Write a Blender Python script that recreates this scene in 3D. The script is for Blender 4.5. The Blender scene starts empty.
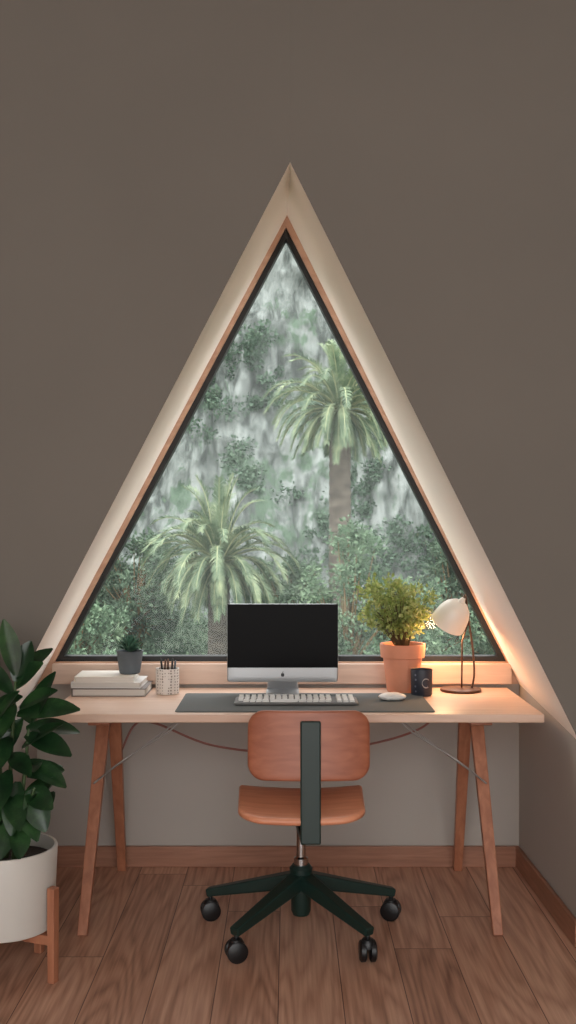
import bpy, bmesh, math, random
import numpy as np
from mathutils import Vector, Matrix, noise
random.seed(7); rng=np.random.default_rng(7)
scene=bpy.context.scene
scene.view_settings.view_transform='Standard'
COL=scene.collection

# ---------------------------------------------------------------- materials
def newmat(name):
    m=bpy.data.materials.new(name); m.use_nodes=True
    nt=m.node_tree; return m,nt,nt.nodes['Principled BSDF']
def N(nt,t,**kw):
    n=nt.nodes.new(t)
    for k,v in kw.items(): setattr(n,k,v)
    return n
def M(nt,op,a,b=None,c=None):
    n=nt.nodes.new('ShaderNodeMath'); n.operation=op
    for i,v in enumerate((a,b,c)):
        if v is None: continue
        if isinstance(v,(int,float)): n.inputs[i].default_value=v
        else: nt.links.new(v,n.inputs[i])
    return n.outputs[0]
def ramp(nt,src,stops):
    r=nt.nodes.new('ShaderNodeValToRGB'); e=r.color_ramp.elements
    while len(e)<len(stops): e.new(0.5)
    for i,(p,c) in enumerate(stops):
        e[i].position=p; e[i].color=(*c,1)
    nt.links.new(src,r.inputs[0]); return r.outputs[0]
def objcoord(nt,scale=(1,1,1)):
    t=nt.nodes.new('ShaderNodeTexCoord'); mp=nt.nodes.new('ShaderNodeMapping')
    mp.inputs['Scale'].default_value=scale
    nt.links.new(t.outputs['Object'],mp.inputs[0]); return mp.outputs[0]
def s2l(c):
    return tuple(((x/255)/12.92 if x/255<=.04045 else ((x/255+.055)/1.055)**2.4) for x in c)
def mat(name,rgb,rough=.5,metal=0,var=.08,scale=(6,6,6),bump=0,spec=.5):
    m,nt,b=newmat(name); c=s2l(rgb)
    v=objcoord(nt,scale); n=N(nt,'ShaderNodeTexNoise'); n.inputs['Detail'].default_value=4; n.inputs['Scale'].default_value=1
    nt.links.new(v,n.inputs['Vector'])
    col=ramp(nt,n.outputs[0],[(.3,tuple(x*(1-var) for x in c)),(.7,tuple(min(1,x*(1+var)) for x in c))])
    nt.links.new(col,b.inputs['Base Color'])
    b.inputs['Roughness'].default_value=rough; b.inputs['Metallic'].default_value=metal
    b.inputs['Specular IOR Level'].default_value=spec
    if bump:
        bp=N(nt,'ShaderNodeBump'); bp.inputs['Strength'].default_value=bump; bp.inputs['Distance'].default_value=.01
        nt.links.new(n.outputs[0],bp.inputs['Height']); nt.links.new(bp.outputs[0],b.inputs['Normal'])
    return m
def leafmat(name,stops,rough=.5,scale=3,trans=.25):
    m,nt,b=newmat(name)
    v=objcoord(nt,(scale,)*3); n=N(nt,'ShaderNodeTexNoise'); n.inputs['Detail'].default_value=6
    n.inputs['Roughness'].default_value=.7; n.inputs['Scale'].default_value=1
    nt.links.new(v,n.inputs['Vector'])
    k=len(stops); col=ramp(nt,n.outputs[0],[(.32+.36*i/(k-1),s2l(c)) for i,c in enumerate(stops)])
    nt.links.new(col,b.inputs['Base Color']); b.inputs['Roughness'].default_value=rough
    tr=N(nt,'ShaderNodeBsdfTranslucent'); nt.links.new(col,tr.inputs[0])
    mx=N(nt,'ShaderNodeMixShader'); mx.inputs[0].default_value=trans
    nt.links.new(b.outputs[0],mx.inputs[1]); nt.links.new(tr.outputs[0],mx.inputs[2])
    nt.links.new(mx.outputs[0],nt.nodes['Material Output'].inputs[0])
    return m
def woodmat(name,dark,light,scale,rough=.45):
    m,nt,b=newmat(name); v=objcoord(nt,scale)
    n=N(nt,'ShaderNodeTexNoise'); n.inputs['Detail'].default_value=5; n.inputs['Distortion'].default_value=.6; n.inputs['Scale'].default_value=1.5
    nt.links.new(v,n.inputs['Vector'])
    col=ramp(nt,n.outputs[0],[(.3,s2l(dark)),(.5,s2l(tuple((a+c)/2 for a,c in zip(dark,light)))),(.7,s2l(light))])
    nt.links.new(col,b.inputs['Base Color']); b.inputs['Roughness'].default_value=rough
    return m
def floormat():
    m,nt,b=newmat('floor_planks'); L=nt.links
    t=N(nt,'ShaderNodeTexCoord'); sp=N(nt,'ShaderNodeSeparateXYZ'); L.new(t.outputs['Object'],sp.inputs[0])
    x,y=sp.outputs[0],sp.outputs[1]
    X=M(nt,'DIVIDE',M(nt,'ADD',x,.03),.19); ix=M(nt,'FLOOR',X); fx=M(nt,'FRACT',X)
    w1=N(nt,'ShaderNodeTexWhiteNoise',noise_dimensions='1D'); L.new(ix,w1.inputs['W'])
    Y=M(nt,'DIVIDE',M(nt,'ADD',y,M(nt,'MULTIPLY',w1.outputs[0],3.1)),1.9); iy=M(nt,'FLOOR',Y); fy=M(nt,'FRACT',Y)
    cb=N(nt,'ShaderNodeCombineXYZ'); L.new(ix,cb.inputs[0]); L.new(iy,cb.inputs[1])
    w2=N(nt,'ShaderNodeTexWhiteNoise',noise_dimensions='2D'); L.new(cb.outputs[0],w2.inputs['Vector']); idv=w2.outputs[0]
    g=N(nt,'ShaderNodeCombineXYZ')
    L.new(M(nt,'ADD',M(nt,'MULTIPLY',x,9),M(nt,'MULTIPLY',idv,37)),g.inputs[0])
    L.new(M(nt,'ADD',M(nt,'MULTIPLY',y,.8),M(nt,'MULTIPLY',idv,13)),g.inputs[1]); L.new(M(nt,'MULTIPLY',idv,50),g.inputs[2])
    n=N(nt,'ShaderNodeTexNoise'); n.inputs['Detail'].default_value=2.0; n.inputs['Roughness'].default_value=.35; n.inputs['Scale'].default_value=.8; L.new(g.outputs[0],n.inputs['Vector'])
    s=M(nt,'ADD',M(nt,'MULTIPLY',M(nt,'SINE',M(nt,'MULTIPLY',n.outputs[0],85)),.5),.5)
    rings=M(nt,'POWER',s,.6)
    h=N(nt,'ShaderNodeCombineXYZ'); L.new(M(nt,'MULTIPLY',x,95),h.inputs[0]); L.new(M(nt,'ADD',M(nt,'MULTIPLY',y,3.5),M(nt,'MULTIPLY',idv,90)),h.inputs[1])
    n2=N(nt,'ShaderNodeTexNoise'); n2.inputs['Detail'].default_value=4; n2.inputs['Scale'].default_value=1; L.new(h.outputs[0],n2.inputs['Vector'])
    v=M(nt,'ADD',M(nt,'MULTIPLY',rings,.19),M(nt,'ADD',M(nt,'MULTIPLY',n2.outputs[0],.58),M(nt,'MULTIPLY',idv,.26)))
    col=ramp(nt,v,[(.22,s2l((124,84,66))),(.50,s2l((180,134,110))),(.82,s2l((216,172,146)))])
    gap=M(nt,'MAXIMUM',M(nt,'LESS_THAN',fx,.016),M(nt,'LESS_THAN',fy,.002))
    mx=N(nt,'ShaderNodeMix',data_type='RGBA'); L.new(gap,mx.inputs[0]); L.new(col,mx.inputs[6]); mx.inputs[7].default_value=(*s2l((92,61,48)),1)
    L.new(mx.outputs[2],b.inputs['Base Color']); b.inputs['Roughness'].default_value=.42
    bp=N(nt,'ShaderNodeBump'); bp.inputs['Strength'].default_value=.08; bp.inputs['Distance'].default_value=.004
    L.new(v,bp.inputs['Height']); L.new(bp.outputs[0],b.inputs['Normal'])
    return m
def rockmat():
    m,nt,b=newmat('cliff_rock'); L=nt.links
    v=objcoord(nt,(1.3,.7,.5)); n=N(nt,'ShaderNodeTexNoise'); n.inputs['Scale'].default_value=1.2; n.inputs['Detail'].default_value=10; n.inputs['Roughness'].default_value=.66
    L.new(v,n.inputs['Vector'])
    vo=N(nt,'ShaderNodeTexVoronoi',feature='DISTANCE_TO_EDGE'); vo.inputs['Scale'].default_value=1
    vs=N(nt,'ShaderNodeVectorMath',operation='ADD'); n3=N(nt,'ShaderNodeTexNoise'); n3.inputs['Scale'].default_value=1.5; n3.inputs['Detail'].default_value=5
    v3=objcoord(nt,(.8,.5,.3)); L.new(v3,n3.inputs['Vector']); L.new(v3,vs.inputs[0])
    sc=N(nt,'ShaderNodeVectorMath',operation='SCALE'); L.new(n3.outputs['Color'],sc.inputs[0]); sc.inputs['Scale'].default_value=1.3
    L.new(sc.outputs[0],vs.inputs[1]); L.new(vs.outputs[0],vo.inputs['Vector'])
    crack=M(nt,'MINIMUM',M(nt,'MULTIPLY',vo.outputs['Distance'],6),1)
    hgt=M(nt,'ADD',M(nt,'MULTIPLY',n.outputs[0],.85),M(nt,'MULTIPLY',crack,.15))
    col=ramp(nt,hgt,[(.40,s2l((68,74,71))),(.54,s2l((108,115,111))),(.74,s2l((140,146,143)))])
    v2=objcoord(nt,(.35,.3,.3)); n2=N(nt,'ShaderNodeTexNoise'); n2.inputs['Scale'].default_value=1; n2.inputs['Detail'].default_value=10; n2.inputs['Roughness'].default_value=.8
    L.new(v2,n2.inputs['Vector'])
    f=ramp(nt,n2.outputs[0],[(.53,(0,0,0)),(.57,(1,1,1))])
    mx=N(nt,'ShaderNodeMix',data_type='RGBA'); L.new(f,mx.inputs[0]); L.new(col,mx.inputs[6]); mx.inputs[7].default_value=(*s2l((76,94,78)),1)
    L.new(mx.outputs[2],b.inputs['Base Color']); b.inputs['Roughness'].default_value=.95
    bp=N(nt,'ShaderNodeBump'); bp.inputs['Strength'].default_value=.6; bp.inputs['Distance'].default_value=.5
    L.new(hgt,bp.inputs['Height']); L.new(bp.outputs[0],b.inputs['Normal'])
    return m

m_dark=mat('greige_dark_plaster',(113,106,98),.9,var=.05,scale=(1.2,1.2,1.2),bump=.08)
m_niche=mat('greige_light_plaster',(172,164,156),.9,var=.03,scale=(2,2,2),bump=.05)
m_reveal=mat('reveal_white_plaster',(250,240,230),.8,var=.02,scale=(2,2,2))
m_trim=woodmat('trim_wood',(190,148,122),(216,178,152),(3,3,12))
m_trimL=woodmat('sill_wood',(204,176,158),(220,194,176),(2,6,30))
m_base=woodmat('baseboard_wood',(138,94,72),(166,116,92),(3,3,40))
m_desk=woodmat('desk_wood',(202,168,146),(216,184,162),(1.5,25,25),.4)
m_leg=woodmat('leg_wood',(150,94,68),(180,120,90),(25,25,3),.45)
m_seat=woodmat('chair_wood',(206,132,98),(226,154,118),(3,30,30),.35)
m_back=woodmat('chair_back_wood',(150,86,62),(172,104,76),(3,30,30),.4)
m_green=mat('dark_green_metal',(16,40,35),.45,var=.05)
m_black=mat('black_frame_metal',(18,19,21),.5)
m_plast=mat('black_plastic',(18,18,20),.4)
m_chrome=mat('chrome',(200,200,200),.2,1)
m_alu=mat('aluminium',(180,182,184),.4,.5,var=.02)
m_kbd=mat('keyboard_tray',(104,102,100),.5)
m_screen=mat('screen_black',(6,6,7),.3,spec=.06)
m_pad=mat('desk_pad_felt',(88,91,90),.9,var=.08,scale=(300,300,300))
m_white=mat('white_plastic',(224,222,218),.35,var=.02)
m_pot=mat('white_ceramic',(200,194,186),.5,var=.03)
m_terra=mat('terracotta',(204,134,104),.75,var=.07,scale=(12,12,12))
m_soil=mat('soil',(50,38,30),1,var=.4,scale=(60,60,60),bump=.8)
m_slate=mat('slate_pot',(84,92,98),.6,var=.1)
m_lampw=mat('lamp_enamel',(236,228,216),.35,var=.02)
m_bronze=mat('bronze',(90,64,50),.4,.6)
m_cable=mat('cable_pink',(140,88,78),.5)
m_steel=mat('brace_steel',(160,156,152),.4,.5)
m_paper=mat('paper',(208,202,194),.8,var=.06,scale=(2,2,200))
m_cover1=mat('book_cover_white',(210,206,202),.6,var=.02)
m_cover2=mat('book_cover_grey',(120,112,108),.6)
m_cover3=mat('book_cover_cream',(216,210,200),.6,var=.02)
m_leafD=leafmat('rubber_leaf',[(12,30,18),(28,56,30),(58,92,50)],.3,7,.08)
m_stem=mat('stem_green',(60,80,44),.6)
m_twig=mat('twig_brown',(92,76,48),.8)
m_leafY=leafmat('yellow_green_leaf',[(104,120,60),(150,164,92),(212,210,150)],.5,22,.35)
m_succ=leafmat('succulent_leaf',[(40,72,58),(84,122,100)],.5,30,.1)
m_palm=leafmat('palm_frond',[(58,78,58),(98,118,90),(150,162,126)],.6,1.6,.22)  # outdoor colours are pale and desaturated: distance haze is painted into them
m_rib=mat('palm_rib',(146,150,114),.6)
m_trunk=mat('palm_bark',(80,74,66),.95,var=.5,scale=(2.5,2.5,9),bump=.8)
m_shrub=leafmat('shrub_leaf',[(52,70,54),(78,98,78),(108,128,102)],.8,.7,.25)  # shrub greens greyed the same way, mist mixed into the base colour
m_shrub2=leafmat('cliff_shrub_leaf',[(58,78,62),(78,100,82),(104,124,104)],.8,.6,.25)
m_shL=leafmat('light_shrub_leaf',[(64,88,66),(94,118,92),(130,150,118)],.8,1.,.25)
m_rock=rockmat(); m_ground=mat('hill_undergrowth_soil',(56,70,52),1,var=.3,scale=(.8,.8,.8))
m_floor=floormat()
def patmat(name,base,spot,sc,th):
    m,nt,b=newmat(name); v=objcoord(nt,(sc,sc,sc)); vo=N(nt,'ShaderNodeTexVoronoi'); vo.inputs['Scale'].default_value=1; vo.inputs['Randomness'].default_value=.25
    nt.links.new(v,vo.inputs['Vector'])
    c=ramp(nt,vo.outputs['Distance'],[(th,s2l(spot)),(th+.06,s2l(base))]); nt.links.new(c,b.inputs['Base Color']); b.inputs['Roughness'].default_value=.5
    return m
m_dots=patmat('dotted_ceramic',(214,206,198),(130,120,112),90,.28)
m_mug=patmat('mug_glaze',(36,40,52),(110,112,124),45,.16)
m_glass,nt,_b=newmat('window_glass')
tr=N(nt,'ShaderNodeBsdfTransparent'); gl=N(nt,'ShaderNodeBsdfGlossy'); gl.inputs['Roughness'].default_value=.02
tl=N(nt,'ShaderNodeBsdfTranslucent'); tl.inputs[0].default_value=(.85,.95,.92,1)
m1=N(nt,'ShaderNodeMixShader'); m1.inputs[0].default_value=.03; nt.links.new(tr.outputs[0],m1.inputs[1]); nt.links.new(tl.outputs[0],m1.inputs[2])  # translucent share is an added veil imitating the mist outside
m2=N(nt,'ShaderNodeMixShader'); m2.inputs[0].default_value=.012; nt.links.new(m1.outputs[0],m2.inputs[1]); nt.links.new(gl.outputs[0],m2.inputs[2])
nt.links.new(m2.outputs[0],nt.nodes['Material Output'].inputs[0])

# ---------------------------------------------------------------- mesh helpers
def mk(name,verts,faces,m,parent=None,smooth=False,normals=True):
    me=bpy.data.meshes.new(name); me.from_pydata([tuple(v) for v in verts],[],[tuple(f) for f in faces])
    me.materials.append(m)
    if normals:
        bm=bmesh.new(); bm.from_mesh(me); bmesh.ops.recalc_face_normals(bm,faces=bm.faces); bm.to_mesh(me); bm.free()
    if smooth: me.polygons.foreach_set('use_smooth',[True]*len(me.polygons))
    me.update(); o=bpy.data.objects.new(name,me); COL.objects.link(o)
    if parent: par(o,parent)
    return o
def root(name,loc):
    e=bpy.data.objects.new(name,None); e.location=loc; e.empty_display_size=.1; COL.objects.link(e); return e
def par(o,p):
    o.parent=p; o.matrix_parent_inverse=Matrix.Translation(-Vector(p.location))
def bevel(o,w,seg=2):
    b=o.modifiers.new('bevel','BEVEL'); b.width=w; b.segments=seg; b.limit_method='ANGLE'; b.angle_limit=math.radians(40)
    return o
BF=[(0,1,3,2),(4,6,7,5),(0,4,5,1),(2,3,7,6),(0,2,6,4),(1,5,7,3)]
def box(name,lo,hi,m,parent=None,bw=0,mtx=None):
    vs=[Vector((x,y,z)) for x in(lo[0],hi[0]) for y in(lo[1],hi[1]) for z in(lo[2],hi[2])]
    if mtx: vs=[mtx@v for v in vs]
    o=mk(name,vs,BF,m,parent)
    if bw: bevel(o,bw)
    return o
def prismbeam(name,a,b,wa,wb,m,parent=None,side=Vector((1,0,0)),ta=None,tb=None,bw=.003):
    a=Vector(a);b=Vector(b);d=(b-a).normalized(); u=(side-d*side.dot(d)).normalized(); w=d.cross(u)
    ta=ta or wa; tb=tb or wb; vs=[]
    for p,W,T in((a,wa,ta),(b,wb,tb)):
        for i,j in((-1,-1),(-1,1),(1,-1),(1,1)): vs.append(p+u*i*W/2+w*j*T/2)
    o=mk(name,vs,BF,m,parent)
    if bw: bevel(o,bw)
    return o
def lathe(name,prof,c,m,parent=None,seg=48,mtx=None,smooth=True):
    vs=[];fs=[];n=len(prof)
    for i in range(seg):
        a=2*math.pi*i/seg
        for r,z in prof:
            v=Vector((r*math.cos(a),r*math.sin(a),z)); v=(mtx@v) if mtx else v
            vs.append(v+Vector(c))
    for i in range(seg):
        j=(i+1)%seg
        for k in range(n-1): fs.append((i*n+k,j*n+k,j*n+k+1,i*n+k+1))
    o=mk(name,vs,fs,m,parent,smooth)
    bm=bmesh.new(); bm.from_mesh(o.data); bmesh.ops.remove_doubles(bm,verts=bm.verts,dist=1e-5)
    bmesh.ops.recalc_face_normals(bm,faces=bm.faces); bm.to_mesh(o.data); bm.free()
    if smooth:
        o.data.polygons.foreach_set('use_smooth',[True]*len(o.data.polygons))
        es=o.modifiers.new('es','EDGE_SPLIT'); es.split_angle=math.radians(38)
    return o
def tube_data(pts,rad,seg=10):
    pts=[Vector(p) for p in pts]; n=len(pts); vs=[];fs=[]
    if not hasattr(rad,'__len__'): rad=[rad]*n
    prev=None
    for i,p in enumerate(pts):
        d=(pts[min(i+1,n-1)]-pts[max(i-1,0)]).normalized()
        if prev is None:
            u=d.orthogonal().normalized()
        else: u=(prev-d*prev.dot(d)).normalized()
        prev=u; w=d.cross(u)
        for k in range(seg):
            a=2*math.pi*k/seg; vs.append(p+(u*math.cos(a)+w*math.sin(a))*rad[i])
    for i in range(n-1):
        for k in range(seg):
            l=(k+1)%seg; fs.append((i*seg+k,i*seg+l,(i+1)*seg+l,(i+1)*seg+k))
    fs.append(tuple(range(seg))); fs.append(tuple((n-1)*seg+k for k in range(seg)))
    return vs,fs
def tube(name,pts,rad,m,parent=None,seg=10):
    vs,fs=tube_data(pts,rad,seg); return mk(name,vs,fs,m,parent,True)
def smoothpts(ctrl,n=8):
    c=[Vector(p) for p in ctrl]; c=[c[0]*2-c[1]]+c+[c[-1]*2-c[-2]]; out=[]
    for i in range(1,len(c)-2):
        for k in range(n):
            t=k/n; a,b,d,e=c[i-1],c[i],c[i+1],c[i+2]
            out.append(.5*((2*b)+(d-a)*t+(2*a-5*b+4*d-e)*t*t+(3*b-a-3*d+e)*t**3))
    out.append(c[-2]); return out
def slab(name,w,d,r,t,m,parent=None,warp=None,edge=None,place=None,rings=8):
    """rounded-rect cushion in XY, thickness along Z with rounded rim"""
    e=edge or t/2; out=[]; hw,hd=w/2,d/2
    for cx,cy,a0 in((hw-r,hd-r,0),(-hw+r,hd-r,90),(-hw+r,-hd+r,180),(hw-r,-hd+r,270)):
        for k in range(9):
            a=math.radians(a0+k*90/8); out.append((cx+r*math.cos(a),cy+r*math.sin(a)))
    dn=[]
    for i in range(len(out)):
        p,q=out[i],out[(i+1)%len(out)]; L=math.dist(p,q); k=max(1,int(L/(max(w,d)/14)))
        for j in range(k): dn.append((p[0]+(q[0]-p[0])*j/k,p[1]+(q[1]-p[1])*j/k))
    out=dn; n=len(out); lay=[]
    S=1-e/min(hw,hd)
    for i in range(1,rings+1): lay.append((S*i/rings,t/2))
    for k in range(1,5): a=k*math.pi/8; lay.append((S+(1-S)*math.sin(a),t/2*math.cos(a)))
    full=lay+[(s,-h) for s,h in reversed(lay[:-1])]
    vs=[Vector((0,0,t/2))]
    for s,h in full:
        for x,y in out: vs.append(Vector((x*s,y*s,h)))
    vs.append(Vector((0,0,-t/2))); fs=[]
    for k in range(n): fs.append((0,1+k,1+(k+1)%n))
    for i in range(len(full)-1):
        for k in range(n):
            l=(k+1)%n; fs.append((1+i*n+k,1+(i+1)*n+k,1+(i+1)*n+l,1+i*n+l))
    b=1+(len(full)-1)*n; last=len(vs)-1
    for k in range(n): fs.append((last,b+(k+1)%n,b+k))
    if warp: vs=[warp(v) for v in vs]
    if place: vs=[place@v for v in vs]
    return mk(name,vs,fs,m,parent,True)

# ---------------------------------------------------------------- room shell
AO=Vector((.007,-.76,2.627)); ELO=Vector((-.991,-.84,.679)); ERO=Vector((.965,-.84,.679))
AB=Vector((-.004,0,2.679)); ELB=Vector((-1.033,0,.749)); ERB=Vector((.951,0,.749))
W=2.6; H=3.6; yw=lambda x:-.76-.08*abs(x-.007)
mk('floor',[(-2.7,-6.5,0),(2.7,-6.5,0),(2.7,.02,0),(-2.7,.02,0),(-2.7,-6.5,-.1),(2.7,-6.5,-.1),(2.7,.02,-.1),(-2.7,.02,-.1)],
   [(0,1,2,3),(4,7,6,5),(0,4,5,1),(1,5,6,2),(2,6,7,3),(3,7,4,0)],m_floor)
wl=[(-W,yw(-W),0),(ELO.x,yw(ELO.x),0),tuple(ELO),tuple(AO),(.007,-.76,H),(-W,yw(-W),H)]
wr=[(W,yw(W),0),(ERO.x,yw(ERO.x),0),tuple(ERO),tuple(AO),(.007,-.76,H),(W,yw(W),H)]
mk('wall_front',wl+wr,[(0,1,2,3,4,5),(6,7,8,9,10,11)],m_dark,normals=False)
box('wall_left',(-W-.1,-6.5,0),(-W,yw(W)+.01,H),m_dark); box('wall_right',(W,-6.5,0),(W+.1,yw(W)+.01,H),m_dark)
box('ceiling',(-W-.1,-6.5,H),(W+.1,-.7,H+.1),m_niche)
box('wall_back',(-1.12,0,0),(1.04,.1,.749),m_niche)
mk('wall_niche_left',[(ELO.x,ELO.y,0),(ELB.x,0,0),ELB,ELO],[(0,1,2,3)],m_niche)
mk('wall_niche_right',[(ERO.x,ERO.y,0),(ERB.x,0,0),ERB,ERO],[(0,1,2,3)],m_niche)
mk('wall_reveal_left',[AO,AB,ELB,ELO],[(0,1,2,3)],m_reveal)
mk('wall_reveal_right',[AO,AB,ERB,ERO],[(0,1,2,3)],m_reveal)
def inset(T,d):
    out=[]; c=sum((Vector(p) for p in T),Vector((0,0)))/3
    L=[]
    for i in range(3):
        a,b=Vector(T[i]),Vector(T[(i+1)%3]); t=(b-a).normalized(); nn=Vector((-t.y,t.x))
        if nn.dot(c-a)<0: nn=-nn
        L.append((a+nn*d,t))
    for i in range(3):
        (p,r),(q,s)=L[i-1],L[i]; den=r.x*s.y-r.y*s.x; k=((q.x-p.x)*s.y-(q.y-p.y)*s.x)/den; out.append(p+r*k)
    return out
def ring(name,To,Ti,y0,y1,m,parent=None):
    vs=[(p[0],y,p[1]) for y in(y0,y1) for T in(To,Ti) for p in T]; fs=[]
    for i in range(3):
        j=(i+1)%3; fs+= [(i,j,3+j,3+i),(6+i,9+i,9+j,6+j),(i,6+i,6+j,j),(3+i,3+j,9+j,9+i)]
    return mk(name,vs,fs,m,parent)
TO=[(-.004,2.679),(-1.033,.749),(.951,.749)]
TB=[(-.008,2.632),(-.962,.84),(.902,.84)]
TG=inset(TB,.021)
win=root('window_1',(0,.04,1.4))
ring('trim_frame',TO,TB,0,.1,m_trim,win)
ring('black_frame',TB,TG,.02,.075,m_black,win)
mk('glass',[(p[0],.05,p[1]) for p in TG],[(0,1,2)],m_glass,win)
box('trim_sill',(-.965,-.03,.752),(.915,.0,.835),m_trimL,None,.003)
box('baseboard_back',(-1.03,-.016,0),(.948,0,.085),m_base,None,.003)
def bb(name,a,b,inx):
    vs=[]
    for p in(a,b):
        for dx in(0,inx):
            for z in(0,.085): vs.append((p[0]+dx,p[1],z))
    bevel(mk(name,vs,BF,m_base),.003)
bb('baseboard_right',(ERB.x-.001,-.016),(ERO.x-.001,ERO.y),-.016); bb('baseboard_left',(ELB.x+.001,-.016),(ELO.x+.001,ELO.y),.016)

# ---------------------------------------------------------------- desk
dk=root('desk',(.02,-.35,0))
box('desktop',(-.85,-.65,.71),(.895,-.035,.74),m_desk,dk,.004)
for s,xf,xb,nm in((-1,-.70,-.675,'left'),(1,.715,.69,'right')):
    prismbeam('front_leg_'+nm,(xf-s*.01,-.36,.705),(xf,-.735,0),.05,.034,m_leg,dk,ta=.03,tb=.026)
    prismbeam('back_leg_'+nm,(xb-s*.01,-.30,.705),(xb,-.05,0),.05,.034,m_leg,dk,ta=.03,tb=.026)
    box('trestle_head_'+nm,(xf-s*.012-.04,-.5,.672),(xf-s*.012+.04,-.16,.71),m_leg,dk,.004)
    for dy,zz in((-.12,0),(.03,-.02)):
        tube('brace_rod_%s_%d'%(nm,int(dy*100+20)),smoothpts([(xf-s*.0,-.34+dy*1.6,.47+zz),(xf-s*.1,-.33+dy,.54+zz),(xf-s*.26,-.33+dy,.64),(xf-s*.33,-.33+dy,.712)]),.0035,m_steel,dk,8)
cab=[(-.66,-.22,.50),(-.60,-.2,.62),(-.52,-.18,.62),(-.3,-.16,.53),(0,-.16,.50),(.3,-.16,.53),(.52,-.18,.6),(.6,-.2,.69)]
tube('power_cable',smoothpts(cab),.0045,m_cable,dk,8)

# ---------------------------------------------------------------- desk objects
TZ=.74
slab('desk_mat',.92,.41,.012,.004,m_pad,None,place=Matrix.Translation((.06,-.408,TZ+.002)))
PZ=TZ+.004
kb=root('keyboard',(.03,-.42,PZ))
slab('keyboard_body',.455,.145,.012,.012,m_kbd,kb,place=Matrix.Translation((.03,-.425,PZ+.006)))
kv=[];kf=[]
def key(cx,cy,w,d):
    z0,z1=PZ+.011,PZ+.020; b=len(kv); q=.0016
    for z,s in((z0,0),(z1,q)):
        kv.extend([(cx-w/2+s,cy-d/2+s,z),(cx+w/2-s,cy-d/2+s,z),(cx+w/2-s,cy+d/2-s,z),(cx-w/2+s,cy+d/2-s,z)])
    kf.extend([(b+4,b+5,b+6,b+7)]+[(b+i,b+(i+1)%4,b+4+(i+1)%4,b+4+i) for i in range(4)])
for r in range(5):
    cy=-.425-.054+r*.027
    if r==0:
        xs=[(-.183,.02),(-.16,.02),(-.137,.02),(-.112,.025),(-.045,.10),(.022,.025),(.048,.02),(.071,.02),(.094,.02),(.117,.02)]
        for x,w in xs: key(.03+x,cy,w,.02)
    else:
        for k in range(15): key(.03-.205+k*.0232+(r%2)*.002,cy,.018,.02)
    for k in range(3): key(.03+.158+k*.0232,cy,.018,.02)
mk('keys',kv,kf,m_white,kb)
def mw(v):
    if v.z>0: v.z*=1-.35*(v.x/.055)**2
    return v
slab('computer_mouse',.105,.062,.030,.028,m_white,None,warp=mw,edge=.02,place=Matrix.Translation((.392,-.37,PZ+.014))@Matrix.Rotation(.12,4,'Z'))

mo=root('desktop_computer',(-.021,-.2,TZ))
cx=-.021
slab('display_body',.434,.306,.012,.018,m_alu,mo,edge=.004,place=Matrix.Translation((cx,-.215,.942))@Matrix.Rotation(math.pi/2,4,'X'))
box('screen',(cx-.2155,-.2262,.846),(cx+.2155,-.2238,1.0940),m_screen,mo,.001)
slab('emblem',.013,.014,.005,.002,m_plast,mo,place=Matrix.Translation((cx,-.2245,.818))@Matrix.Rotation(math.pi/2,4,'X'))
slab('emblem_leaf',.003,.006,.0014,.002,m_plast,mo,place=Matrix.Translation((cx+.001,-.2245,.8285))@Matrix.Rotation(math.pi/2,4,'X')@Matrix.Rotation(-.5,4,'Z'))
slab('stand_foot',.13,.15,.012,.008,m_alu,mo,edge=.002,place=Matrix.Translation((cx,-.20,PZ+.004)))
prismbeam('stand_neck',(cx,-.135,PZ+.006),(cx,-.205,.87),.125,.11,m_alu,mo,ta=.008,tb=.008)

bk=root('book_stack',(-.68,-.16,TZ)); z=TZ
for i,(x0,x1,y0,y1,t,mc,rot) in enumerate([(-.835,-.55,-.265,-.055,.030,m_cover2,.0),(-.84,-.57,-.25,-.06,.022,m_cover1,-.02),(-.83,-.60,-.25,-.065,.022,m_cover3,.03)]):
    c=Vector(((x0+x1)/2,(y0+y1)/2,0)); R=Matrix.Translation(c)@Matrix.Rotation(rot,4,'Z')@Matrix.Translation(-c)
    box('pages_%d'%i,(x0+.004,y0+.004,z+.003),(x1-.004,y1-.004,z+t-.003),m_paper,bk,0,R)
    box('cover_bottom_%d'%i,(x0,y0,z),(x1,y1,z+.003),mc,bk,0,R); box('cover_top_%d'%i,(x0,y0,z+t-.003),(x1,y1,z+t),mc,bk,.001,R)
    box('spine_%d'%i,(x0-.001,y0,z),(x0+.003,y1,z+t),mc,bk,0,R); z+=t
sc=root('potted_succulent',(-.635,-.15,z))
lathe('pot',[(0,0),(.036,0),(.041,.004),(.052,.085),(.054,.09),(.049,.09),(.046,.075),(0,.075)],(-.628,-.15,z),m_slate,sc)
lathe('soil',[(0,.079),(.047,.077)],(-.628,-.15,z),m_soil,sc)
def blade(base,d,L,w,up=Vector((0,0,1)),droop=0,fold=.15,n=7,shape=None):
    d=Vector(d).normalized(); side=d.cross(up)
    if side.length<.05: side=d.cross(Vector((0,1,0)))
    side.normalize(); vs=[];fs=[]; p=Vector(base); dd=d.copy()
    for i in range(n+1):
        t=i/n; ww=w*(shape(t) if shape else math.sin(math.pi*min(1,t*.93+.05))**.8)
        nn=side.cross(dd).normalized()
        for s in(-1,-.5,0,.5,1): vs.append(p+side*s*ww/2+nn*abs(s)*fold*ww)
        p=p+dd*L/n; dd=(dd+Vector((0,0,-droop/n))).normalized()
    for i in range(n):
        for k in range(4): a=i*5+k; fs.append((a,a+1,a+6,a+5))
    return vs,fs
def join(parts):
    V=[];F=[]
    for v,f in parts:
        b=len(V); V+=v; F+=[tuple(i+b for i in q) for q in f]
    return V,F
ps=[]
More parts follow.
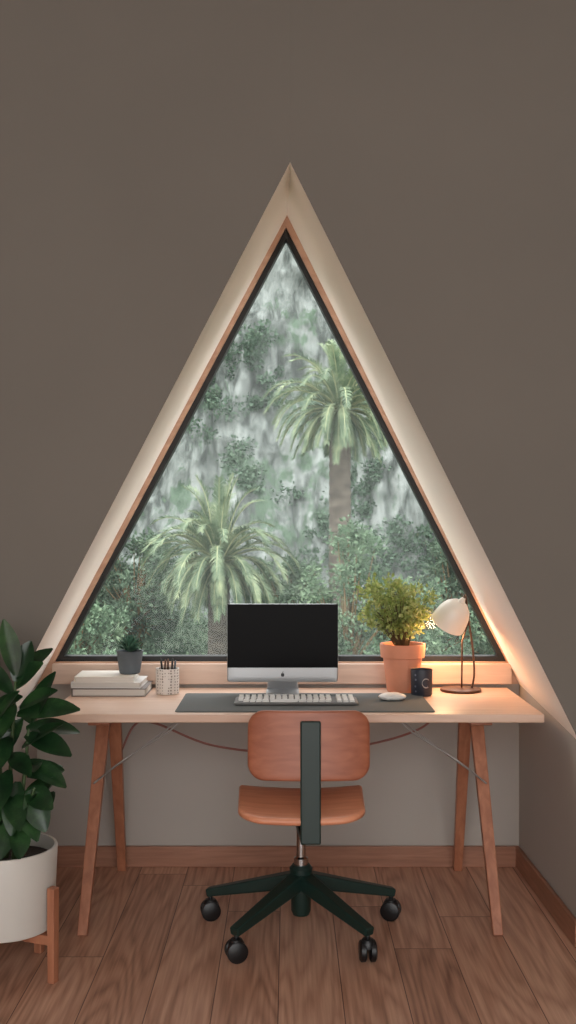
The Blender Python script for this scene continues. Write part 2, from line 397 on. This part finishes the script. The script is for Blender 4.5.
for i in range(40):
    a=i*2.4; el=.35+i*.03
    ps.append(blade((-.628,-.15,z+.084),(math.cos(a)*math.cos(el),math.sin(a)*math.cos(el),math.sin(el)),.07,.02,fold=.3,n=5))
mk('leaves',*join(ps),m_succ,sc,True)
ph=root('pen_holder',(-.475,-.19,TZ))
lathe('cup',[(0,0),(.043,0),(.046,.003),(.046,.1),(.042,.1),(.042,.01),(0,.01)],(-.474,-.19,TZ),m_dots,ph)
for i,(dx,dy,tx,ty,l,mm) in enumerate([(-.012,0,-.025,.0,.14,m_plast),(.0,.01,.0,.02,.135,m_bronze),(.012,-.01,.02,0,.14,m_plast),(.018,.01,.03,.01,.13,m_slate),(-.02,.01,-.01,.02,.132,m_bronze)]):
    tube('pen_%d'%i,[(-.474+dx,-.19+dy,TZ+.012),(-.474+tx,-.19+ty,TZ+l*.95),(-.474+tx*1.03,-.19+ty,TZ+l)],[.004,.004,.002],mm,ph,8)
mg=root('patterned_cup',(.52,-.225,TZ)); mc_=Vector((.52,-.232,TZ))
lathe('cup',[(0,0),(.037,0),(.041,.005),(.042,.1),(.0415,.102),(.039,.1),(.037,.01),(0,.01)],mc_,m_mug,mg)
tube('ring_mark',[mc_+Vector((.012+.015*math.cos(t),-.0415+.002*abs(math.cos(t)),.052+.017*math.sin(t))) for t in [math.radians(50+k*14) for k in range(19)]],.0022,m_steel,mg,6)
# terracotta plant
tp=root('potted_shrub',(.445,-.14,TZ)); c=(.457,-.13,TZ)
lathe('pot',[(0,0),(.058,0),(.062,.004),(.077,.13),(.077,.135),(.087,.137),(.091,.185),(.09,.19),(.082,.19),(.079,.16),(0,.16)],c,m_terra,tp)
lathe('soil',[(0,.168),(.079,.166)],c,m_soil,tp)
def leafcloud(cent,rad,n,size,aspect=.5,shell=.5):
    u=rng.normal(size=(n,3)); u/=np.linalg.norm(u,axis=1)[:,None]
    r=(shell+(1-shell)*rng.random(n))[:,None]; p=np.array(cent)+u*r*np.array(rad)
    d=rng.normal(size=(n,3))+u*.9; d/=np.linalg.norm(d,axis=1)[:,None]
    q=rng.normal(size=(n,3)); s=np.cross(d,q); s/=np.linalg.norm(s,axis=1)[:,None]; nn=np.cross(s,d)
    L=size*(.6+.8*rng.random(n))[:,None]
    a=p; b=p+d*L*.5+s*L*aspect*.5+nn*L*.1; e=p+d*L; f=p+d*L*.5-s*L*aspect*.5+nn*L*.1
    return np.stack([a,b,e,f],axis=1).reshape(-1,3)
def cloudobj(name,arrs,m,parent=None):
    V=np.concatenate(arrs); n=len(V)//4; me=bpy.data.meshes.new(name)
    me.vertices.add(len(V)); me.vertices.foreach_set('co',V.astype(np.float32).ravel())
    me.loops.add(n*4); me.loops.foreach_set('vertex_index',np.arange(n*4,dtype=np.int32))
    me.polygons.add(n); me.polygons.foreach_set('loop_start',np.arange(0,n*4,4,dtype=np.int32))
    try: me.polygons.foreach_set('loop_total',np.full(n,4,dtype=np.int32))
    except Exception: pass
    me.materials.append(m); me.update(calc_edges=True); me.validate()
    o=bpy.data.objects.new(name,me); COL.objects.link(o)
    if parent: par(o,parent)
    return o
arr=[]; tw=[]
for i in range(60):
    a=random.uniform(0,2*math.pi); rr=math.sqrt(random.random()); hz=random.uniform(-.08,.14)
    e=Vector((.420+math.cos(a)*rr*.150,-.165+math.sin(a)*rr*.105,1.07+hz*(1.05-rr*.5)))
    tw.append(tube_data([Vector((.457,-.13,.905))+Vector((math.cos(a)*.02,math.sin(a)*.02,0)),Vector((.45,-.135,.96)).lerp(e,.5),e],[.0022,.0018,.0008],5))
    arr.append(leafcloud(tuple(e),(.036,.032,.034),32,.019,.6,.1))
arr.append(leafcloud((.445,-.15,1.02),(.1,.085,.07),800,.02,.6,.2))
mk('twigs',*join(tw),m_twig,tp,True); cloudobj('foliage',arr,m_leafY,tp)
# desk lamp
lp=root('desk_lamp',(.69,-.13,TZ))
lathe('base',[(0,0),(.08,0),(.082,.004),(.08,.01),(.05,.013),(0,.014)],(.69,-.125,TZ),m_bronze,lp)
shc=Vector((.652,-.150,1.040))
ax=Vector((-.42,.42,-.8)).normalized(); nk=-ax
Rm=nk.to_track_quat('Z','Y').to_matrix().to_4x4()
tip=shc+nk*.092
tube('stem',smoothpts([(.735,-.125,TZ+.01),(.744,-.125,TZ+.07),(.738,-.125,TZ+.17),(.722,-.125,TZ+.28),(.712,-.135,TZ+.35),(.702,-.155,TZ+.385),tuple(tip)]),.0042,m_bronze,lp,10)
tube('strut',[(.694,-.125,TZ+.01),(.696,-.125,TZ+.2),(.722,-.125,TZ+.28)],.0034,m_bronze,lp,8)
pr=[(.0,.074),(.012,.073),(.032,.066),(.052,.046),(.064,.018),(.069,-.012),(.071,-.04),(.068,-.04),(.066,-.012),(.061,.016),(.049,.042),(.030,.06),(0,.066)]
lathe('shade',pr,shc,m_lampw,lp,40,Rm)
lathe('shade_cap',[(0,.095),(.007,.094),(.012,.082),(.015,.066),(0,.06)],shc,m_lampw,lp,24,Rm)
mb,nt,b=newmat('warm_bulb'); b.inputs['Emission Color'].default_value=(1,.6,.3,1); b.inputs['Emission Strength'].default_value=6; b.inputs['Base Color'].default_value=(1,.8,.6,1)
lathe('bulb',[(0,.05),(.014,.04),(.016,.01),(.026,-.012),(.022,-.032),(0,-.042)],shc,mb,lp,24,Rm)
li=bpy.data.lights.new('lamp_bulb_light','POINT'); li.energy=4.0; li.color=(1,.55,.26); li.shadow_soft_size=.025
lo=bpy.data.objects.new('lamp_bulb_light',li); COL.objects.link(lo); lo.location=shc+ax*.075; par(lo,lp)

# ---------------------------------------------------------------- chair
ch=root('office_chair',(.045,-.68,0)); cc=Vector((.045,-.68,0)); R=.335
lathe('hub',[(0,.055),(.028,.055),(.034,.07),(.036,.18),(.04,.215),(.03,.228),(0,.228)],cc,m_green,ch,32)
lathe('gas_column',[(0,.22),(.025,.22),(.025,.25),(.016,.255),(.016,.40),(0,.40)],cc,m_chrome,ch,24)
for k,ad in enumerate((90,163,-129,-51,17)):
    a=math.radians(ad); d=Vector((math.cos(a),math.sin(a),0)); sd=Vector((-d.y,d.x,0))
    prismbeam('base_arm_%d'%k,cc+d*.015+Vector((0,0,.175)),cc+d*(R+.012)+Vector((0,0,.096)),.055,.036,m_green,ch,side=sd,ta=.055,tb=.028,bw=.006)
    e=cc+d*R
    tube('caster_stem_%d'%k,[e+Vector((0,0,.105)),e+Vector((0,0,.05))],.008,m_plast,ch,10)
    ra=a+random.choice([.5,-.6,.9]) if k not in(0,) else a; wd=Vector((math.cos(ra),math.sin(ra),0)); ws=Vector((-wd.y,wd.x,0))
    for s in(-1,1):
        Rw=ws.to_track_quat('Z','Y').to_matrix().to_4x4()
        lathe('wheel_%d_%d'%(k,s),[(0,-.011),(.028,-.011),(.034,-.007),(.034,.007),(.028,.011),(0,.011)],e+ws*s*.016+Vector((0,0,.034)),m_plast,ch,28,Rw)
    lathe('caster_hood_%d'%k,[(0,.073),(.018,.072),(.026,.06),(.026,.045),(0,.045)],e,m_plast,ch,20)
def sw(v):
    v.z+= .012*(abs(v.x)/.21)**2 - (.035*max(0,(v.y-.1)/.13)**2)
    v.x*=1+.03*v.y/.2
    return v
seat=slab('seat',.43,.47,.09,.024,m_seat,ch,warp=sw,edge=.011,place=Matrix.Translation((.045,-.70,.447))@Matrix.Rotation(math.radians(1.5),4,'X'))
def bwp(v):
    v.z+=-.035*(v.x/.2)**2
    return v
Bm=Matrix.Translation((.068,-.905,.683))@Matrix.Rotation(math.radians(90-6),4,'X')
slab('backrest',.40,.226,.055,.018,m_back,ch,warp=bwp,edge=.008,place=Bm)
prismbeam('back_post',(.073,-.932,.372),(.073,-.915,.765),.066,.066,m_green,ch,ta=.018,tb=.014,bw=.005)
prismbeam('under_seat_arm',(.071,-.93,.385),(.045,-.68,.405),.06,.06,m_green,ch,ta=.022,tb=.022,side=Vector((1,0,0)))
box('tilt_mechanism',(-.02,-.76,.385),(.11,-.6,.435),m_plast,ch,.008)
tube('lever',[(-.01,-.69,.40),(-.1,-.70,.392)],[.005,.007],m_plast,ch,8)

# ---------------------------------------------------------------- large plant in stand
pp=root('potted_houseplant',(-.88,-1.03,0)); pc=Vector((-.88,-1.03,0))
lathe('pot',[(0,.146),(.136,.146),(.147,.152),(.158,.393),(.156,.398),(.148,.398),(.146,.35),(0,.35)],pc,m_pot,pp,64)
lathe('soil',[(0,.362),(.1,.36),(.1465,.355)],pc,m_soil,pp)
for i,a in enumerate((-22,68,158,248)):
    a=math.radians(a); d=Vector((math.cos(a),math.sin(a),0)); sd=Vector((-d.y,d.x,0))
    prismbeam('stand_leg_%d'%i,pc+d*.174+Vector((0,0,.29)),pc+d*.174,.03,.028,m_leg,pp,side=sd,ta=.026,tb=.024)
for i,a in enumerate((-22,68)):
    a=math.radians(a); d=Vector((math.cos(a),math.sin(a),0))
    prismbeam('stand_bar_%d'%i,pc-d*.165+Vector((0,0,.13)),pc+d*.165+Vector((0,0,.13)),.03,.03,m_leg,pp,side=Vector((-d.y,d.x,0)),ta=.03,tb=.03)
stems=[]; lv=[]
def lf(bx,bz,tx,tz,y0,y1,w=.062,droop=.35):
    b=pc+Vector((bx,y0,.39+bz)); t=pc+Vector((tx,y1,.39+tz)); L=(t-b).length*1.04
    d=(t-b).normalized()+Vector((0,0,droop*.45))
    face=Vector((random.uniform(-.3,.3),-.55+random.uniform(-.2,.2),.8))
    lv.append(blade(b,d,L,w,up=face,droop=droop,fold=.12,n=9))
SP=[[(0,0),(.01,.2),(.02,.4),(.03,.56)],[(.03,0),(.05,.15),(.07,.3),(.08,.42)],[(-.05,0),(-.09,.2),(-.12,.4),(-.13,.55)],[(.05,0),(.07,.1),(.09,.18),(.11,.25)],[(-.03,0),(-.03,.18),(-.04,.3),(-.05,.45)]]
SY=[(0,0),(-.03,-.04),(.0,.03),(-.06,-.09),(.04,.09)]
for s,(y0,y1) in zip(SP,SY):
    pts=smoothpts([pc+Vector((x,y0+(y1-y0)*i/3,.35+zz)) for i,(x,zz) in enumerate(s)],5)
    stems.append(tube_data(pts,[.009-.005*i/len(pts) for i in range(len(pts))],8))
mk('stems',*join(stems),m_stem,pp,True)
for a in [(.03,.54,.0,.71,0,-.02),(.03,.52,.07,.64,0,.02),(.03,.5,.12,.58,0,-.03),(.05,.44,.17,.50,-.03,-.06),(.04,.42,.235,.44,-.02,-.05),
          (.07,.38,.225,.36,-.03,0),(.07,.36,.22,.31,-.04,-.1),(.06,.32,.19,.40,-.04,-.08),(.07,.28,.20,.21,-.04,-.08),(.08,.24,.185,.25,-.06,-.03),
          (.08,.2,.17,.155,-.07,-.12),(.09,.2,.15,.09,-.08,-.12),(.05,.16,.125,.06,-.05,-.12),(.03,.2,.08,.1,-.05,-.15),(.02,.3,.11,.26,-.03,-.14),
          (.02,.35,-.02,.25,-.02,-.14),(.03,.45,.01,.36,-.02,-.13),(.02,.25,.0,.14,-.03,-.14),(-.02,.4,.06,.5,-.04,-.08),(.0,.15,-.04,.05,-.04,-.14),
          (-.05,.3,-.12,.3,-.04,-.12),(-.08,.4,-.2,.45,0,-.03),(-.1,.5,-.17,.62,0,0),(-.12,.52,-.06,.66,0,-.03),(-.1,.42,-.02,.52,0,-.08),
          (.02,.48,-.08,.6,0,-.05),(-.09,.3,-.2,.22,0,-.04),(-.05,.1,-.15,.06,0,-.09),(.04,.1,.1,.17,-.02,-.1),(.08,.42,.14,.54,.0,.05),
          (.04,.12,.02,.01,-.05,-.13),(.06,.1,.075,.01,-.06,-.13),(.0,.1,-.05,.0,-.05,-.13),(.05,.22,.05,.08,-.05,-.12)]:
    lf(*a,w=random.uniform(.058,.078))
for k in range(26):
    s=random.choice(SP); i=random.randint(1,3); x,zz=s[i]; a=random.uniform(-2.6,2.9); L=random.uniform(.11,.16)
    lf(x,zz-.03,x+math.cos(a)*L*.75,zz+random.uniform(-.05,.1),0,math.sin(a)*L*.8,w=random.uniform(.05,.07))
mk('leaves',*join(lv),m_leafD,pp,True)

# ---------------------------------------------------------------- outdoors
def grid(nx,ny,fn):
    vs=[fn(i/(nx-1),j/(ny-1)) for j in range(ny) for i in range(nx)]
    fs=[(j*nx+i,j*nx+i+1,(j+1)*nx+i+1,(j+1)*nx+i) for j in range(ny-1) for i in range(nx-1)]
    return vs,fs
def gz(x,y):
    t=max(0,(y-14)/26); return -4.6+2.6*t+.5*noise.noise(Vector((x*.15,y*.15,3)))
hill=root('hillside',(0,20,-4))
gv,gf=grid(60,50,lambda u,v:((u-.5)*80,2+v*44,gz((u-.5)*80,2+v*44)))
mk('ground_outside',gv,gf,m_ground,hill,smooth=True)
arr=[]
for k in range(900):
    y=random.uniform(13,38); x=random.uniform(-.33,.33)*(y+6)
    s=random.uniform(.4,.8)
    if k<60: y=random.uniform(17,21); x=random.uniform(-5,5)
    arr.append(leafcloud((x,y,gz(x,y)+s*.35),(s,s*.8,s*.75),70,.16,.5,.6))
cloudobj('undergrowth',arr,m_shrub,hill)
def cy(x,z):
    p=Vector((x*.12,z*.07,1.7)); q=Vector((x*.4,z*.16,5)); r=Vector((x*1.0,z*.35,9))
    return 40+z*.28-2.6*noise.noise(p)-1.5*noise.noise(q)-.9*(1-abs(noise.noise(r))*2)*.6-.5*(1-2*abs(noise.noise(r*2.1)))*.5-.15*noise.noise(r*5)
cliff=root('cliff',(0,42,0))
cv,cf=grid(360,280,lambda u,v:((u-.5)*70,cy((u-.5)*70,-6+v*28),-6+v*28))
mk('rock_face',cv,cf,m_rock,cliff,smooth=True)
arr=[]
for k in range(2500):
    x=random.uniform(-24,24); z=random.uniform(-4,19)
    m=noise.noise(Vector((x*.2+3,z*.17,8)))+.5*noise.noise(Vector((x*.6,z*.45,2)))
    gully=math.exp(-((x-(-1.0+.12*(z-6)))/2.2)**2)*.6 + math.exp(-((x-1.5)/1.8)**2-((z-8)/5)**2)*.35+math.exp(-((x+5)/1.1)**2-((z-4)/3)**2)*.4
    if m-gully<-.12: continue
    s=random.uniform(.3,.9); y=cy(x,z)
    arr.append(leafcloud((x,y-.2,z),(s,s*.6,s*.75),int(110*s+30),.16,.7,.25))
cloudobj('vegetation',arr,m_shrub2,cliff)
def palm(name,x,y,zc,L,nf,tr,seed):
    rs=random.Random(seed); p=root(name,(x,y,gz(x,y)))
    zg=gz(x,y)-.2; H=zc-zg
    prof=[]; n=int(H/.13)
    for i in range(n+1):
        z=zg+H*i/n; r=tr*(1.1-.12*i/n)*(1+.09*(i%2)); prof.append((r,z))
    prof=prof+[(tr*.6,zc+.1),(0,zc+.15)]
    lathe('trunk',prof,(x,y,0),m_trunk,p,20)
    V=[];F=[];sv=[]
    for f in range(nf):
        t=f/nf; el=math.radians(88-122*t**1.1+rs.uniform(-9,9)); az=f*2.39996+rs.uniform(-.2,.2)
        LL=L*(.76+.24*math.sin(math.pi*min(1,t+.2)))*rs.uniform(.82,1.06)
        h=Vector((math.cos(az),math.sin(az),0)); d=h*math.cos(el)+Vector((0,0,math.sin(el)))
        q=Vector((x,y,zc))+h*tr*.4; ns=36; pts=[q.copy()]; ds=[d.copy()]
        dr=rs.uniform(.020,.034)
        for i in range(ns):
            q=q+d*LL/ns; d=(d+Vector((0,0,-1))*(dr+.0023*i)*(1.0 if el>-.2 else .6)).normalized(); pts.append(q.copy()); ds.append(d.copy())
        sv.append(tube_data(pts[::3],[.03*(1-.8*i/13) for i in range(len(pts[::3]))],4))
        for i in range(3,ns+1):
            dd=ds[i]; sd=dd.cross(Vector((0,0,1)))
            if sd.length<.05: sd=Vector((-h.y,h.x,0))
            sd.normalize(); up=sd.cross(dd).normalized(); u=i/ns
            ll=LL*.155*(math.sin(math.pi*(.14+.76*u))**.6)
            for s in(-1,1):
                for sub in(0,.5):
                    b=pts[i]-dd*sub*LL/ns
                    g=(sd*s*.66+dd*.85+up*rs.uniform(.1,.6)+Vector((rs.uniform(-.1,.1),rs.uniform(-.1,.1),-.05))).normalized()
                    w=dd*.0075*L; m1=b+g*ll*.55+Vector((0,0,-.01)); tip=b+g*ll+Vector((0,0,-ll*.2))
                    k=len(V); V+= [b-w,b+w,m1+w*.8,m1-w*.8,tip]; F+=[(k,k+1,k+2,k+3),(k+3,k+2,k+4)]
    mk('fronds',V,F,m_palm,p,normals=False); mk('frond_ribs',*join(sv),m_rib,p,True)
palm('palm_tree',1.52,26,4.85,2.45,92,.30,3)
palm('palm_tree',-1.95,25,.45,2.6,92,.29,11)
def bush(name,x,y,zc,rx,rz,n,size,m=m_shrub):
    p=root(name,(x,y,gz(x,y))); zg=gz(x,y)-.1; br=[];ar=[]
    for k in range(n):
        a=random.uniform(0,6.28); r=random.random()**.5; h=random.uniform(-1,1); w=math.sqrt(1-h*h*.85)
        e=Vector((x+math.cos(a)*r*rx*w,y+math.sin(a)*r*rx*w*.8,zc+h*rz))
        br.append(tube_data([Vector((x,y,zg)),Vector((x,y,zc-rz*.6)).lerp(e,.3),e],[.05,.035,.012],5))
        ar.append(leafcloud(tuple(e),(.34,.32,.34),130,size,.5,.1))
    mk('branches',*join(br),m_twig,p,True); cloudobj('foliage',ar,m,p)
bush('shrub',1.5,21.5,-.8,1.15,2.2,75,.12,m_shL)
bush('shrub',3.6,24,-1.5,1.6,1.3,60,.14,m_shL)
bush('shrub',5.2,28,-1.0,1.8,1.9,70,.15)
bush('shrub',-5.6,23,-1.7,1.5,1.1,75,.14,m_shL)
bush('shrub',-5.0,29.5,-.6,1.8,1.7,100,.15)
bush('shrub',.1,30,-1.0,1.3,1.4,50,.15)
bush('shrub',-8.6,31,-.8,2.,1.8,90,.16)
bush('shrub',8.6,31,-.9,2.,1.8,70,.16)
bush('shrub',-.6,18.5,-2.3,1.3,.6,40,.12,m_shL)
bush('shrub',-3.6,19,-2.3,1.4,.7,50,.12,m_shL)

# ---------------------------------------------------------------- light & camera
w=bpy.data.worlds.new('overcast_sky'); scene.world=w; w.use_nodes=True; nt=w.node_tree; bg=nt.nodes['Background']
tc=N(nt,'ShaderNodeTexCoord'); sp=N(nt,'ShaderNodeSeparateXYZ'); nt.links.new(tc.outputs['Generated'],sp.inputs[0])
c=ramp(nt,sp.outputs[2],[(0,(.86,.84,.82)),(.6,(.97,.99,1.0))]); nt.links.new(c,bg.inputs[0]); bg.inputs[1].default_value=3.9
sl=bpy.data.lights.new('hazy_sun','SUN'); sl.energy=2.6; sl.angle=math.radians(30); sl.color=(1,.98,.94)
so=bpy.data.objects.new('hazy_sun',sl); COL.objects.link(so); so.rotation_euler=Vector((.45,.65,-1.0)).to_track_quat('-Z','Y').to_euler()
cam=bpy.data.cameras.new('camera'); co=bpy.data.objects.new('camera',cam); COL.objects.link(co)
co.location=(0,-4.26,1.383); co.rotation_euler=(math.pi/2,0,0)
cam.sensor_fit='VERTICAL'; cam.sensor_height=24; cam.lens=24*1035/1024; cam.shift_y=18/1024; cam.clip_end=300
scene.camera=co
